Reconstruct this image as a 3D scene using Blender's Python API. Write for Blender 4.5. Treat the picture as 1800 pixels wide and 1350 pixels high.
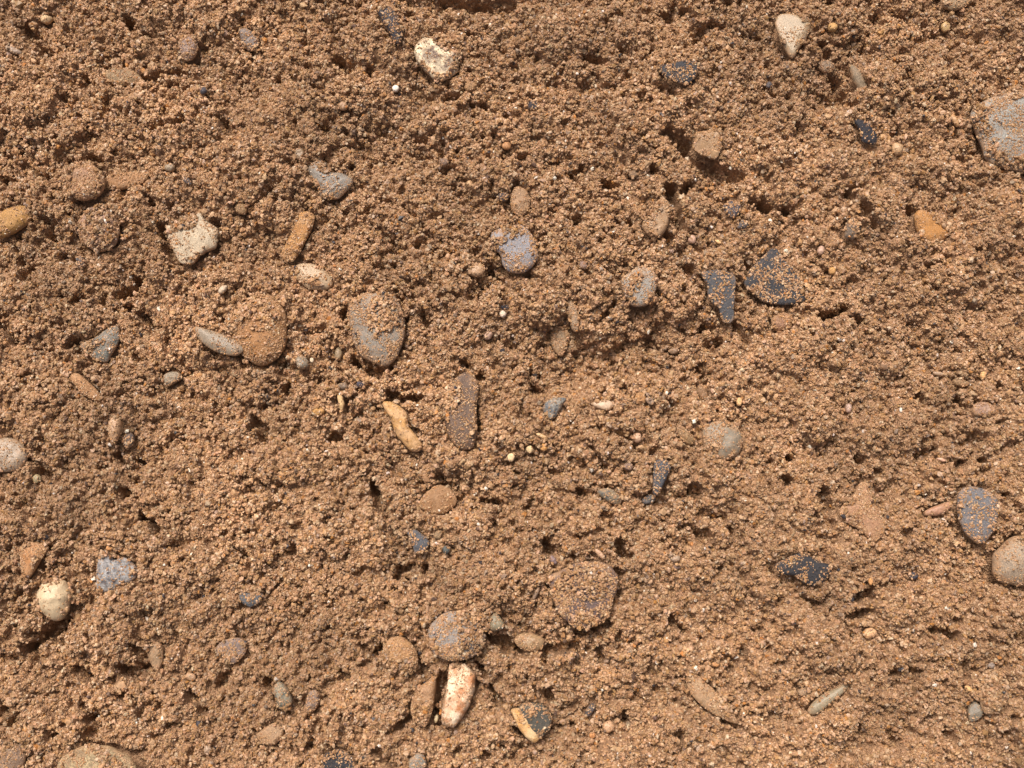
import bpy, math, random
import numpy as np
from mathutils import Vector

for o in list(bpy.data.objects):
    bpy.data.objects.remove(o, do_unlink=True)
scene = bpy.context.scene
C = scene.collection
rng = np.random.default_rng(11)
random.seed(11)

# ------------------------------------------------------------------ camera
U = 0.0002                      # metres on the ground for one photo pixel at the picture's centre
PW, PH = 1800.0, 1350.0
TILT = math.radians(8.0)
cam_d = bpy.data.cameras.new('camera')
cam = bpy.data.objects.new('camera', cam_d); C.objects.link(cam)
cam_d.sensor_width = 36.0; cam_d.lens = 42.0
cam_d.clip_start = 0.01; cam_d.clip_end = 500.0
DIST = (PW * U) * cam_d.lens / cam_d.sensor_width
fwd = Vector((0, math.sin(TILT), -math.cos(TILT)))
cam.location = -fwd * DIST
cam.rotation_euler = (TILT, 0, 0)
scene.camera = cam

# ------------------------------------------------------------------ sky, sun, exposure
SUN_EL = math.radians(60.0)
SUN_AZ = math.radians(-24.0)    # clockwise from +Y (the top of the picture)
world = bpy.data.worlds.new('World'); scene.world = world
world.use_nodes = True
wn = world.node_tree.nodes; wl = world.node_tree.links
sky = wn.new('ShaderNodeTexSky'); sky.sky_type = 'NISHITA'; sky.sun_disc = False
sky.sun_elevation = SUN_EL; sky.sun_rotation = SUN_AZ
sky.dust_density = 9.0; sky.air_density = 0.3; sky.ozone_density = 0.3
wl.new(sky.outputs[0], wn['Background'].inputs[0])
wn['Background'].inputs[1].default_value = 0.15
sun_d = bpy.data.lights.new('sun', 'SUN'); sun = bpy.data.objects.new('sun', sun_d); C.objects.link(sun)
sun_d.energy = 2.45; sun_d.angle = math.radians(10.0); sun_d.color = (1.0, 0.955, 0.89)
to_sun = Vector((math.sin(SUN_AZ) * math.cos(SUN_EL), math.cos(SUN_AZ) * math.cos(SUN_EL), math.sin(SUN_EL)))
sun.rotation_euler = to_sun.to_track_quat('Z', 'Y').to_euler()
scene.view_settings.view_transform = 'Standard'
scene.view_settings.look = 'None'
scene.view_settings.exposure = 0.0
scene.view_settings.gamma = 1.0
scene.view_settings.use_curve_mapping = False
scene.cycles.max_bounces = 3; scene.cycles.diffuse_bounces = 2; scene.cycles.glossy_bounces = 1

# ------------------------------------------------------------------ helpers
def lin(c):
    c = np.asarray(c, float) / 255.0
    return np.where(c <= 0.04045, c / 12.92, ((c + 0.055) / 1.055) ** 2.4)

def to_ground(px, py, z=0.0):
    """photo pixel -> ground coordinates in pixel units (x right, y down the picture), at height z (pixel units)"""
    px = np.asarray(px, float); py = np.asarray(py, float)
    f = cam_d.lens / cam_d.sensor_width * PW
    dx = (px - PW / 2) / f; dy = -(py - PH / 2) / f
    st, ct = math.sin(TILT), math.cos(TILT)
    vy = st + dy * ct; vz = -ct + dy * st
    cz = DIST / U * ct; cy = -DIST / U * st
    t = (z - cz) / vz
    return 900 + t * dx, 675 - (cy + t * vy)

def world_xy(gx, gy):
    return (np.asarray(gx) - 900) * U, (675 - np.asarray(gy)) * U

def tag(o, label, cat, group=None, kind=None):
    o['label'] = label; o['category'] = cat
    if group: o['group'] = group
    if kind: o['kind'] = kind

# ------------------------------------------------------------------ height field of the sand (2 photo pixels per cell)
X0, X1, Y0, Y1, RS = -210, 2010, -180, 1530, 1.5
GW, GH = int((X1 - X0) / RS), int((Y1 - Y0) / RS)
gx1 = X0 + (np.arange(GW) + 0.5) * RS
gy1 = Y0 + (np.arange(GH) + 0.5) * RS
GX, GY = np.meshgrid(gx1, gy1)
_fx = np.fft.rfftfreq(GW) ; _fy = np.fft.fftfreq(GH)
_f2 = _fy[:, None] ** 2 + _fx[None, :] ** 2
def smooth(a, sigma_px):
    s = sigma_px / RS
    return np.fft.irfft2(np.fft.rfft2(a) * np.exp(-2 * (math.pi * s) ** 2 * _f2), s=a.shape)
def fnoise(sigma_px):
    n = smooth(rng.standard_normal((GH, GW)), sigma_px)
    return n / n.std()
def cell(gx, gy):
    i = np.clip(((np.asarray(gx) - X0) / RS).astype(int), 0, GW - 1)
    j = np.clip(((np.asarray(gy) - Y0) / RS).astype(int), 0, GH - 1)
    return j, i

B = 8 * fnoise(75) + 5.0 * fnoise(34) + 4.0 * fnoise(16)

# broad hollows and swells seen in the photograph: x, y, rx, ry, angle, height
RELIEF = [
    (1085, 632, 160, 62, 2, -34), (1025, 650, 85, 46, 0, -24), (1190, 590, 110, 45, 0, -26), (955, 640, 40, 50, 0, -14),
    (655, 268, 85, 42, 0, -22), (990, 158, 120, 28, -8, -22), (1255, 300, 75, 28, 30, -22),
    (1480, 150, 30, 75, 25, -26), (1385, 235, 60, 30, 0, -16), (770, 880, 60, 38, 0, -20),
    (1400, 770, 70, 45, 0, -14), (560, 1010, 110, 60, 0, -10), (640, 650, 45, 20, 10, -18),
    (720, 1000, 40, 32, 0, -16), (880, 6, 120, 14, 0, -22), (60, 60, 60, 45, 0, -18),
    (1440, 930, 22, 60, -10, -20), (1730, 1010, 25, 30, 0, -20), (500, 1130, 90, 50, 0, -8),
    (1650, 1260, 90, 45, -15, -16), (1330, 1100, 70, 40, 0, -8), (320, 1180, 90, 60, 0, -8),
    (410, 150, 90, 40, -10, -10), (1640, 60, 90, 40, 0, -10), (1600, 640, 90, 90, 0, -6),
    (1050, 62, 200, 34, 4, 20), (1080, 240, 120, 60, 0, 8), (425, 555, 85, 62, 0, 18),
    (860, 800, 180, 70, 10, 10), (1080, 790, 170, 60, 0, 14), (1250, 680, 60, 30, 0, 6),
    (720, 60, 70, 50, 0, 12), (280, 200, 120, 40, -15, 10), (1560, 395, 40, 40, 0, 16),
    (640, 1230, 120, 60, -20, 14), (1180, 1000, 150, 70, 0, 10), (900, 1020, 80, 60, 0, 10),
    (140, 380, 70, 60, 0, 10), (1420, 980, 80, 50, 10, 14), (330, 860, 150, 60, 0, 8),
    (80, 1250, 80, 70, 0, 10), (1180, 420, 120, 60, 0, 8), (700, 470, 120, 50, 0, 8),
    (1340, 40, 100, 40, 0, 10), (1700, 850, 60, 30, 0, 6),
]
RELN = np.clip(fnoise(22), -2, 2)
for (x, y, rx, ry, a, h) in RELIEF:
    x, y = to_ground(x, y)
    a = math.radians(a); ca, sa = math.cos(a), math.sin(a)
    u = ((GX - x) * ca + (GY - y) * sa) / rx; v = (-(GX - x) * sa + (GY - y) * ca) / ry
    wq = 1 + .22 * RELN
    B += h * 1.25 * np.exp(-((u * u + v * v) * wq) ** 1.15)

# ------------------------------------------------------------------ the stones of the photograph
# material kinds: quartz, matte, slate, ochre, chalk, mottle
STONES = []
def E(cx, cy, rx, ry, ang=0, wob=0.10, n=11):
    a = math.radians(ang); pts = []
    for k in range(n):
        t = 2 * math.pi * k / n
        r = 1 + random.uniform(-wob, wob)
        ex, ey = rx * r * math.cos(t), ry * r * math.sin(t)
        pts.append((cx + ex * math.cos(a) - ey * math.sin(a), cy + ex * math.sin(a) + ey * math.cos(a)))
    return pts
def S(name, label, mat, col, pts, H=12, p=2.6, lift=2, dust=0.15, cover=(), tilt=(0, 0), facets=0, col2=None, film=0.25, part_of=None):
    STONES.append(dict(name=name, label=label, mat=mat, col=col, pts=pts, H=H, p=p, lift=lift, dust=dust,
                       cover=cover, tilt=tilt, facets=facets, col2=col2 or col, film=film, part_of=part_of))

# --- large, clearly exposed stones
S('stone', 'cream white stone with a grey brown middle, the whitest stone near the top edge', 'chalk', (244, 226, 190),
  [(728,76),(742,64),(758,63),(774,76),(792,87),(808,92),(808,107),(803,123),(790,135),(776,139),(760,135),(746,121),(733,107),(727,89)],
  H=17, p=3.2, lift=9, dust=.06, facets=3, col2=(120, 100, 88), film=.3)
S('pebble', 'smooth cream egg shaped pebble with a dark hole below it, near the left edge', 'quartz', (216, 190, 150),
  [(64,1044),(75,1023),(92,1018),(114,1023),(123,1044),(119,1069),(110,1087),(96,1092),(78,1083),(66,1066)],
  H=26, p=2.0, lift=10, dust=.04, film=.1, cover=[(92, 1016, 20, 9, 0)])
S('stone', 'tall white and orange stained stone leaning beside a narrow gutter near the bottom edge', 'chalk', (240, 216, 184),
  [(790,1165),(817,1165),(836,1186),(835,1211),(826,1240),(810,1268),(796,1281),(776,1275),(774,1258),(781,1226),(787,1194)],
  H=22, p=4.5, lift=12, dust=.14, facets=1, tilt=(.06, .05), col2=(190, 130, 86), film=.45, cover=[(806, 1162, 24, 9, 0)])
S('stone', 'bone shaped pale tan stone curving down left of the brown purple stone', 'ochre', (220, 174, 122),
  [(671,707),(685,705),(703,714),(716,728),(717,746),(724,756),(739,774),(742,785),(735,794),(721,792),(707,778),(696,764),(689,746),(685,732),(676,721)],
  H=13, p=3.5, lift=9, dust=.10, col2=(196, 146, 80), film=.2)
S('flint', 'large blue black flint thickly speckled with sand grains, right of the smaller jagged flint', 'slate', (66, 65, 66),
  [(1307,499),(1317,474),(1332,461),(1341,449),(1354,439),(1367,442),(1374,455),(1388,470),(1400,480),(1413,492),(1410,510),(1418,527),(1402,535),(1363,536),(1339,529),(1322,517)],
  H=9, p=5, lift=10, dust=.42, tilt=(.02, .10), facets=2, cover=[(1394, 456, 16, 14, 40)], film=.08)
S('flint', 'jagged grey blue flint tapering downwards, between the grey stone and the large blue black flint', 'slate', (86, 85, 85),
  [(1230,483),(1258,477),(1289,487),(1290,508),(1289,530),(1288,563),(1280,570),(1267,566),(1262,545),(1243,528),(1241,508)],
  H=8, p=5, lift=8, dust=.42, tilt=(.02, .12), facets=2, film=.15)
S('stone', 'blue grey stone slab with a sandy middle below the pink elongated stone at right', 'slate', (118, 115, 114),
  [(1680,870),(1690,858),(1712,855),(1740,866),(1752,880),(1755,900),(1745,935),(1730,955),(1715,955),(1697,942),(1683,915),(1679,890)],
  H=9, p=5, lift=10, dust=.25, tilt=(-.04, .06), facets=0, film=.3)
S('stone', 'big smooth grey stone cut by the right edge, the largest bare stone', 'matte', (152, 147, 136),
  [(1704,199),(1722,181),(1754,169),(1800,160),(1850,165),(1880,230),(1860,290),(1810,300),(1778,297),(1743,284),(1728,262),(1714,228)],
  H=24, p=2.6, lift=4, dust=.26, film=.45, cover=[(1712, 225, 12, 20, -20), (1790, 292, 30, 12, 0)], tilt=(-.05, .1))
S('stone', 'brown grey rounded stone cut by the right edge below the blue grey slab', 'matte', (160, 140, 116),
  [(1752,980),(1768,958),(1785,945),(1810,940),(1840,960),(1845,1000),(1825,1030),(1800,1030),(1770,1026),(1754,1010)],
  H=24, p=2.3, lift=6, dust=.15, film=.5)
S('stone', 'grey white angular stone with a white left edge and sandy top, upper left', 'chalk', (194, 177, 150),
  [(286,393),(318,396),(350,372),(363,388),(384,402),(379,434),(350,448),(338,462),(320,464),(306,448),(295,423)],
  H=16, p=3.4, lift=9, dust=.12, facets=3, tilt=(.08, 0), cover=[(330, 396, 28, 14, -20)], col2=(176, 160, 136), film=.35)
S('stone', 'golden ochre stick shaped stone above the pale oval pebble', 'ochre', (188, 134, 64),
  [(525,375),(543,370),(553,380),(547,402),(536,423),(525,444),(513,459),(495,453),(493,443),(502,427),(515,402)],
  H=9, p=3.6, lift=7, dust=.3, col2=(166, 110, 48), film=.45)
S('pebble', 'pale translucent oval pebble below the golden ochre stick shaped stone', 'quartz', (206, 178, 142),
  [(516,472),(527,462),(550,463),(568,472),(582,486),(584,500),(575,508),(557,509),(540,506),(524,493)],
  H=13, p=2.4, lift=5, dust=.14, film=.3, cover=[(552, 496, 14, 8, 20)])
S('pebble', 'grey heart shaped pebble with a sandy notch, upper left of centre', 'quartz', (148, 138, 124),
  [(541,295),(554,283),(568,284),(580,302),(600,304),(618,313),(618,327),(604,341),(593,350),(575,350),(563,345),(557,331),(548,316)],
  H=14, p=2.4, lift=3, dust=.14, film=.3, cover=[(572, 298, 9, 12, -30)])
S('stone', 'blue grey stone crossed by a diagonal band of sand, top centre', 'matte', (144, 140, 140),
  [(862,412),(873,402),(900,394),(920,395),(935,410),(943,430),(946,450),(936,468),(918,478),(898,478),(884,465),(880,448),(866,432)],
  H=14, p=2.6, lift=5, dust=.28, film=.4, cover=[(896, 424, 34, 7, -28), (868, 432, 12, 8, 0)])
S('stone', 'large round grey stone with sand heaped on top and a hollow beneath it', 'matte', (140, 130, 116),
  [(611,547),(621,525),(646,516),(675,515),(696,522),(710,557),(710,589),(703,614),(689,636),(668,641),(639,628),(621,604),(617,579)],
  H=18, p=3, lift=14, dust=.30, tilt=(.02, .10), film=.5, cover=[(680, 556, 32, 42, 10)])
S('stone', 'large buried ochre stone, smooth brown lower right rim bare, left of the round grey stone', 'ochre', (158, 104, 50),
  [(500,545),(504,585),(498,613),(487,629),(463,641),(445,639),(426,625),(408,600),(405,560),(440,525),(475,520)],
  H=24, p=2.4, lift=8, dust=.22, film=.35, cover=[(424, 546, 72, 58, 20)], tilt=(0, .08))
S('pebble', 'grey white elongated pebble peeping out of the sand left of the buried ochre stone', 'quartz', (166, 148, 124),
  [(344,574),(366,580),(392,588),(416,599),(430,615),(414,626),(388,622),(362,608),(348,592)],
  H=10, p=2.4, lift=5, dust=.16, film=.35)
S('stone', 'brown purple upright stone with sand on its left side, right of the bone shaped stone', 'matte', (108, 86, 70),
  [(796,668),(817,653),(842,671),(838,710),(838,760),(831,788),(806,790),(788,765),(778,710)],
  H=16, p=3.2, lift=9, dust=.32, facets=1, film=.2, cover=[(796, 704, 17, 30, 10)])
S('pebble', 'round grey pebble with a pale highlight, right of the small olive pebble', 'quartz', (160, 146, 124),
  [(1236,753),(1250,742),(1275,739),(1296,749),(1307,771),(1300,796),(1278,810),(1257,806),(1239,788)],
  H=20, p=2.2, lift=4, dust=.24, film=.5, cover=[(1240, 795, 14, 14, 0)])
S('stone', 'large round purple brown stone with sand heaped on its upper middle, below centre', 'slate', (108, 90, 84),
  [(965,1012),(987,1000),(1030,985),(1070,992),(1087,1010),(1084,1034),(1076,1069),(1058,1094),(1033,1105),(1004,1101),(983,1080),(969,1048)],
  H=16, p=3.4, lift=11, dust=.34, tilt=(-.02, .06), film=.42, cover=[(1025, 1018, 40, 30, 0), (1030, 1082, 26, 10, 0)])
S('pebble', 'round grey pebble with sand covering its right half, above the tall white stone', 'matte', (144, 134, 124),
  [(751,1115),(764,1090),(785,1076),(813,1076),(838,1090),(852,1119),(849,1140),(825,1158),(790,1162),(762,1150)],
  H=20, p=2.6, lift=8, dust=.3, film=.3, cover=[(832, 1118, 32, 40, 0)])
S('pebble', 'round sandy tan pebble left of the sand capped grey pebble, near the bottom', 'ochre', (190, 142, 92),
  [(673,1140),(685,1122),(703,1119),(724,1133),(735,1158),(724,1183),(703,1186),(682,1176),(668,1158)],
  H=20, p=2.4, lift=6, dust=.30, film=.4, cover=[(712, 1176, 28, 16, 0), (672, 1160, 10, 18, 0)])
S('stone', 'pale leaf shaped stone pointing downwards, top right', 'quartz', (192, 168, 134),
  [(1364,36),(1373,21),(1398,21),(1421,28),(1427,39),(1420,64),(1405,85),(1396,101),(1384,87),(1372,64)],
  H=13, p=3, lift=7, dust=.14, facets=2, film=.35, cover=[(1412, 40, 16, 16, 0)])
S('stone', 'mottled white grey and black stone, lower left', 'mottle', (172, 168, 162),
  [(169,1002),(174,973),(188,968),(199,984),(220,980),(242,1002),(235,1019),(213,1030),(188,1042),(169,1034)],
  H=14, p=2.6, lift=8, dust=.10, col2=(98, 94, 94), film=.2, cover=[(196, 975, 16, 7, 0)])
S('flint', 'blue black flint splash with ragged sandy edges, top right of centre', 'slate', (60, 59, 61),
  [(1158,117),(1186,112),(1211,104),(1232,114),(1223,137),(1207,150),(1186,146),(1163,134)],
  H=6, p=5, lift=10, dust=.30, film=.1, cover=[(1180, 108, 24, 6, 0)])
S('flint', 'black flint with a sandy right end, right of the lower right hollow', 'slate', (54, 52, 53),
  [(1359,994),(1384,980),(1409,970),(1437,985),(1462,994),(1459,1012),(1437,1030),(1416,1028),(1398,1013),(1373,1009)],
  H=7, p=4, lift=5, dust=.36, film=.1, cover=[(1444, 982, 22, 8, 15)])
S('flint', 'black speckled flint crescent in a pocket, right of the square tan stone', 'slate', (44, 42, 46),
  [(1500,213),(1512,210),(1528,220),(1543,240),(1538,256),(1514,251),(1512,234)],
  H=6, p=3, lift=5, dust=.3, film=.05)
S('stone', 'dark slate stone leaning at the top edge, left of the whitest stone', 'slate', (70, 66, 68),
  [(662,18),(685,12),(701,30),(709,57),(706,76),(694,78),(685,60),(672,40)],
  H=13, p=3, lift=8, dust=.3, film=.2, cover=[(678, 28, 8, 12, -20)])
S('stone', 'square tan stone beside a dark sloping gully, upper right of centre', 'quartz', (176, 138, 96),
  [(1225,231),(1267,226),(1272,245),(1265,270),(1253,278),(1218,262),(1221,245)],
  H=12, p=4, lift=4, dust=.22, facets=2, film=.5)
S('stone', 'pale beige stone with a black hole along its right side, upper right of centre', 'quartz', (196, 160, 122),
  [(1164,345),(1176,356),(1176,391),(1161,415),(1143,413),(1129,395),(1143,370)],
  H=15, p=3, lift=10, dust=.22, film=.5, cover=[(1142, 380, 12, 24, 30)])
S('stone', 'grey stone with a sandy bite in its left side, left of the jagged flint', 'matte', (150, 142, 130),
  [(1093,490),(1110,475),(1125,467),(1143,470),(1155,486),(1154,508),(1145,529),(1132,538),(1111,536),(1104,524),(1095,510)],
  H=12, p=2.8, lift=5, dust=.24, film=.45, cover=[(1112, 503, 14, 20, 20), (1100, 478, 10, 8, 0)])
S('stone', 'golden ochre stone under a small sandy bank, right side', 'ochre', (180, 120, 48),
  [(1608,377),(1622,368),(1654,388),(1668,409),(1658,423),(1636,430),(1619,420),(1610,398)],
  H=14, p=2.4, lift=2, dust=.2, film=.4, cover=[(1648, 388, 22, 9, 30)])
S('stone', 'yellow ochre stone cut by the left edge in the upper half', 'ochre', (176, 128, 58),
  [(-30,392),(-8,374),(20,361),(44,359),(56,368),(48,388),(28,403),(0,416),(-22,414)],
  H=16, p=2.6, lift=5, dust=.2, film=.35)
S('pebble', 'sand dusted round pebble standing proud of the sand, upper left', 'matte', (160, 122, 92),
  [(106,318),(114,296),(136,286),(162,289),(179,304),(182,324),(172,340),(150,350),(124,344)],
  H=20, p=2.4, lift=9, dust=.5, film=.6, cover=[(128, 312, 20, 22, 0)])
S('stone', 'flat brown stone half hidden right of the sand dusted round pebble', 'ochre', (148, 100, 58),
  [(183,318),(205,308),(232,304),(256,306),(262,314),(248,326),(220,334),(194,334)],
  H=8, p=3, lift=2, dust=.3, film=.5)
S('stone', 'purple grey rim of a buried stone below the sand dusted round pebble', 'matte', (156, 124, 104),
  [(134,398),(142,376),(158,361),(185,362),(205,385),(205,420),(180,440),(150,432),(138,418)],
  H=18, p=2.6, lift=5, dust=.26, film=.5, cover=[(186, 404, 26, 44, 0)])
S('pebble', 'pale translucent pebble cut by the left edge in the lower half', 'quartz', (190, 168, 142),
  [(-28,800),(-14,778),(5,770),(24,771),(40,780),(50,796),(43,817),(28,828),(0,830),(-20,822)],
  H=16, p=2.4, lift=3, dust=.12, film=.35)
S('stone', 'dark green grey stone with sand across its middle, left side', 'mottle', (112, 112, 102),
  [(140,606),(168,592),(190,576),(208,574),(208,600),(197,620),(187,636),(168,634),(152,622)],
  H=12, p=3, lift=4, dust=.3, col2=(160, 148, 132), film=.3, cover=[(172, 604, 20, 9, -20)])
S('stone', 'orange brown crusty stone above the cream egg shaped pebble', 'ochre', (184, 122, 66),
  [(40,955),(66,953),(86,961),(72,984),(57,1008),(43,1023),(36,990)],
  H=10, p=3, lift=5, dust=.35, film=.6, cover=[(74, 990, 18, 14, -50)])
S('stone', 'large pale grey stone cut by the bottom edge at left', 'mottle', (190, 166, 124),
  [(98,1352),(107,1332),(132,1316),(164,1309),(199,1316),(230,1336),(238,1365),(195,1400),(120,1398)],
  H=20, p=3, lift=8, dust=.2, facets=2, col2=(146, 124, 92), film=.4, cover=[(215, 1330, 20, 10, 25)])
S('stone', 'grey brown stone in the bottom left corner', 'matte', (128, 104, 84),
  [(-22,1322),(0,1312),(25,1306),(43,1320),(41,1350),(24,1382),(-18,1384)],
  H=14, p=3, lift=5, dust=.22, film=.4)
S('pebble', 'flat grey purple pebble dusted with sand, right of the lower left hollows', 'matte', (126, 108, 98),
  [(378,1142),(392,1126),(418,1121),(433,1133),(427,1154),(405,1168),(386,1158)],
  H=7, p=3, lift=3, dust=.34, film=.4)
S('stone', 'small blue slate stone with a ragged top, lower left', 'slate', (98, 98, 98),
  [(420,1040),(440,1043),(463,1042),(460,1058),(441,1068),(423,1058)],
  H=7, p=3, lift=3, dust=.28, film=.2, cover=[(442, 1040, 14, 5, 0)])
S('stone', 'purple grey dusty stone in the upper left, left of the blue grey pebble', 'matte', (138, 116, 104),
  [(312,80),(322,62),(340,60),(347,78),(342,98),(328,106),(314,98)],
  H=10, p=2.6, lift=2, dust=.3, film=.45)
S('pebble', 'small blue grey pebble near the top edge, right of the purple grey dusty stone', 'matte', (132, 120, 112),
  [(421,54),(432,50),(446,58),(456,70),(452,86),(438,90),(427,78)],
  H=11, p=2.6, lift=2, dust=.18, film=.3)
S('stone', 'olive grey flat stone half buried, upper left', 'matte', (138, 114, 82),
  [(182,134),(196,120),(220,120),(246,132),(249,142),(228,150),(200,150)],
  H=8, p=2.8, lift=1, dust=.28, film=.5)
S('stone', 'dark green stone with a cream yellow left side, near the bottom edge', 'slate', (84, 80, 70),
  [(908,1246),(922,1234),(953,1236),(971,1257),(967,1281),(945,1303),(930,1288),(918,1268)],
  H=15, p=3.4, lift=8, dust=.25, facets=1, film=.15)
S('cortex', 'cream yellow left side of the dark green stone', 'chalk', (216, 186, 140),
  [(898,1247),(912,1243),(928,1260),(938,1280),(950,1297),(941,1307),(925,1297),(906,1273)],
  H=10, p=5, lift=9, dust=.2, film=.2, col2=(200, 150, 90), part_of='dark green stone with a cream yellow left side, near the bottom edge')
S('stone', 'brown sand caked slab left of the tall white stone across the narrow gutter', 'matte', (150, 112, 78),
  [(752,1196),(766,1188),(764,1225),(757,1262),(745,1278),(726,1264),(722,1238),(736,1210)],
  H=14, p=3.2, lift=10, dust=.5, film=.8, cover=[(740, 1250, 14, 20, 20)])
S('pebble', 'small green grey wedge pebble right of the sand capped grey pebble', 'quartz', (142, 130, 104),
  [(860,1087),(870,1077),(880,1086),(887,1098),(882,1107),(863,1109)],
  H=12, p=2.6, lift=4, dust=.1, film=.25)
S('pebble', 'smooth pale olive pebble left of the large round purple brown stone, below it', 'quartz', (180, 148, 108),
  [(904,1124),(915,1114),(935,1113),(957,1124),(952,1140),(933,1146),(912,1138)],
  H=12, p=2.4, lift=3, dust=.3, film=.5)
S('stone', 'small knobbly green grey stone in a pocket near the bottom left of centre', 'mottle', (168, 152, 124),
  [(481,1212),(490,1198),(504,1209),(514,1233),(504,1248),(490,1242)],
  H=14, p=2.6, lift=4, dust=.16, col2=(110, 112, 100), film=.3)
S('stone', 'blue grey patch of a buried stone right of the knobbly green grey stone', 'matte', (136, 116, 102),
  [(538,1230),(546,1214),(558,1214),(562,1232),(554,1248),(541,1250)],
  H=8, p=2.6, lift=2, dust=.32, film=.5)
S('flint', 'black slate flake cut by the bottom edge, left of centre', 'slate', (54, 52, 53),
  [(566,1332),(580,1320),(597,1316),(618,1329),(630,1350),(600,1372),(570,1360)],
  H=8, p=4, lift=5, dust=.34, film=.12, cover=[(585, 1318, 14, 5, 0)])
S('pebble', 'small blue grey pebble at the bottom edge below the tan pebble', 'matte', (142, 134, 120),
  [(718,1340),(733,1323),(747,1330),(748,1350),(728,1366)],
  H=10, p=2.6, lift=3, dust=.22, film=.35)
S('stone', 'olive grey flat stone with a square end, bottom left of centre', 'matte', (160, 128, 94),
  [(452,1290),(479,1271),(500,1274),(498,1294),(483,1309),(460,1306)],
  H=11, p=3, lift=5, dust=.28, film=.55, facets=2)
S('stone', 'grey green elongated stone slanting up to the right, lower right', 'quartz', (168, 152, 122),
  [(1419,1249),(1437,1227),(1462,1213),(1491,1198),(1489,1212),(1462,1234),(1434,1256)],
  H=10, p=2.4, lift=4, dust=.2, film=.4)
S('pebble', 'small smooth grey wedge pebble in the lower right corner area', 'quartz', (150, 138, 118),
  [(1704,1242),(1714,1232),(1728,1246),(1724,1262),(1707,1270),(1702,1256)],
  H=13, p=2.8, lift=4, dust=.08, film=.2, facets=2)
S('stone', 'buried stone with a pale curved right rim in the lower right corner area', 'matte', (184, 152, 116),
  [(1724,1190),(1748,1176),(1767,1196),(1770,1224),(1757,1248),(1734,1256),(1724,1236)],
  H=15, p=2.8, lift=6, dust=.3, film=.5, cover=[(1736, 1212, 24, 38, 20)])
S('stone', 'long pale grey buried slab sloping down to the right, lower right of centre', 'matte', (172, 140, 104),
  [(1205,1192),(1222,1184),(1255,1212),(1285,1248),(1297,1272),(1270,1264),(1235,1242),(1212,1216)],
  H=9, p=3, lift=3, dust=.42, film=.6, cover=[(1270, 1240, 26, 12, 45)])
S('stone', 'broad flat pinkish brown stone under a film of sand, right side', 'matte', (166, 124, 92),
  [(1476,898),(1500,872),(1514,848),(1532,852),(1540,885),(1556,920),(1553,942),(1534,953),(1516,934),(1492,920)],
  H=9, p=3, lift=3, dust=.45, film=.65, cover=[(1490, 912, 16, 8, 20)])
S('stone', 'pink elongated stone lying just left of the blue grey slab', 'quartz', (196, 146, 114),
  [(1620,903),(1645,889),(1676,880),(1670,895),(1647,907)],
  H=9, p=2.6, lift=5, dust=.18, film=.4)
S('pebble', 'small olive pebble tucked left of the round grey pebble with highlight', 'matte', (146, 116, 80),
  [(1187,758),(1199,751),(1214,762),(1222,773),(1214,783),(1199,775)],
  H=10, p=2.6, lift=3, dust=.18, film=.4)
S('flint', 'upright dark slate sliver right of the green grey stone, below centre right', 'slate', (88, 88, 90),
  [(1150,812),(1162,806),(1174,810),(1180,822),(1168,849),(1157,871),(1147,868)],
  H=8, p=3.4, lift=5, dust=.3, film=.1)
S('flint', 'small dark oval slate chip at the foot of the upright slate sliver', 'slate', (100, 96, 92),
  E(1140, 878, 13, 8, -20), H=6, p=3, lift=3, dust=.2, film=.3)
S('stone', 'mottled green grey stone left of the upright slate sliver', 'mottle', (150, 134, 104),
  [(1049,862),(1072,858),(1088,870),(1094,880),(1083,888),(1060,876)],
  H=9, p=2.6, lift=3, dust=.24, col2=(96, 94, 88), film=.4)
S('pebble', 'mottled pale blue grey pebble on the lower rim of the central hollow', 'mottle', (168, 158, 140),
  [(954,716),(968,701),(995,699),(988,714),(974,736),(961,734)],
  H=13, p=2.6, lift=6, dust=.12, col2=(110, 112, 112), film=.25)
S('stone_chip', 'thin pale shell like chip on the lower rim of the central hollow', 'quartz', (206, 176, 144),
  [(1038,709),(1056,704),(1072,704),(1079,714),(1068,722),(1050,717)],
  H=7, p=3, lift=8, dust=.14, film=.35)
S('stone', 'vague grey stone face on the left slope of the central hollow', 'matte', (150, 124, 94),
  [(968,580),(982,570),(1000,585),(998,606),(988,626),(972,612)],
  H=9, p=2.6, lift=2, dust=.36, film=.6)
S('stone', 'grey blue stone face on the ridge left of the sandy bitten grey stone', 'matte', (148, 126, 102),
  [(996,530),(1008,526),(1018,556),(1016,582),(1004,576)],
  H=8, p=2.6, lift=2, dust=.34, film=.6)
S('stone', 'olive grey stone just above the blue grey stone with the sand band', 'matte', (158, 126, 94),
  [(900,338),(910,328),(924,334),(932,352),(928,372),(912,382),(898,366)],
  H=11, p=2.6, lift=4, dust=.3, film=.55)
S('flint', 'small dark slate stone with ragged edges above the large blue black flint', 'slate', (84, 80, 84),
  [(1270,362),(1284,353),(1300,358),(1302,372),(1290,386),(1276,378)],
  H=7, p=3.4, lift=3, dust=.34, film=.25)
S('flint', 'tiny dark slate stone below the ragged slate stone', 'slate', (92, 84, 80), E(1306, 396, 12, 7, -30), H=5, lift=2, dust=.3)
S('stone', 'thin green grey stone sloping down in the dark gully, top right', 'matte', (134, 116, 92),
  [(1496,110),(1510,116),(1522,136),(1529,152),(1518,156),(1504,140)],
  H=9, p=2.6, lift=3, dust=.2, film=.4)
S('stone', 'grey sand crusted stone below the pale leaf shaped stone', 'matte', (134, 112, 90), E(1453, 117, 15, 11, 10), H=9, lift=3, dust=.4, film=.5)
S('stone', 'olive stone cut by the top edge at right', 'matte', (146, 122, 92), E(1680, 2, 26, 16, 0), H=10, lift=3, dust=.24, film=.45)
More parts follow.
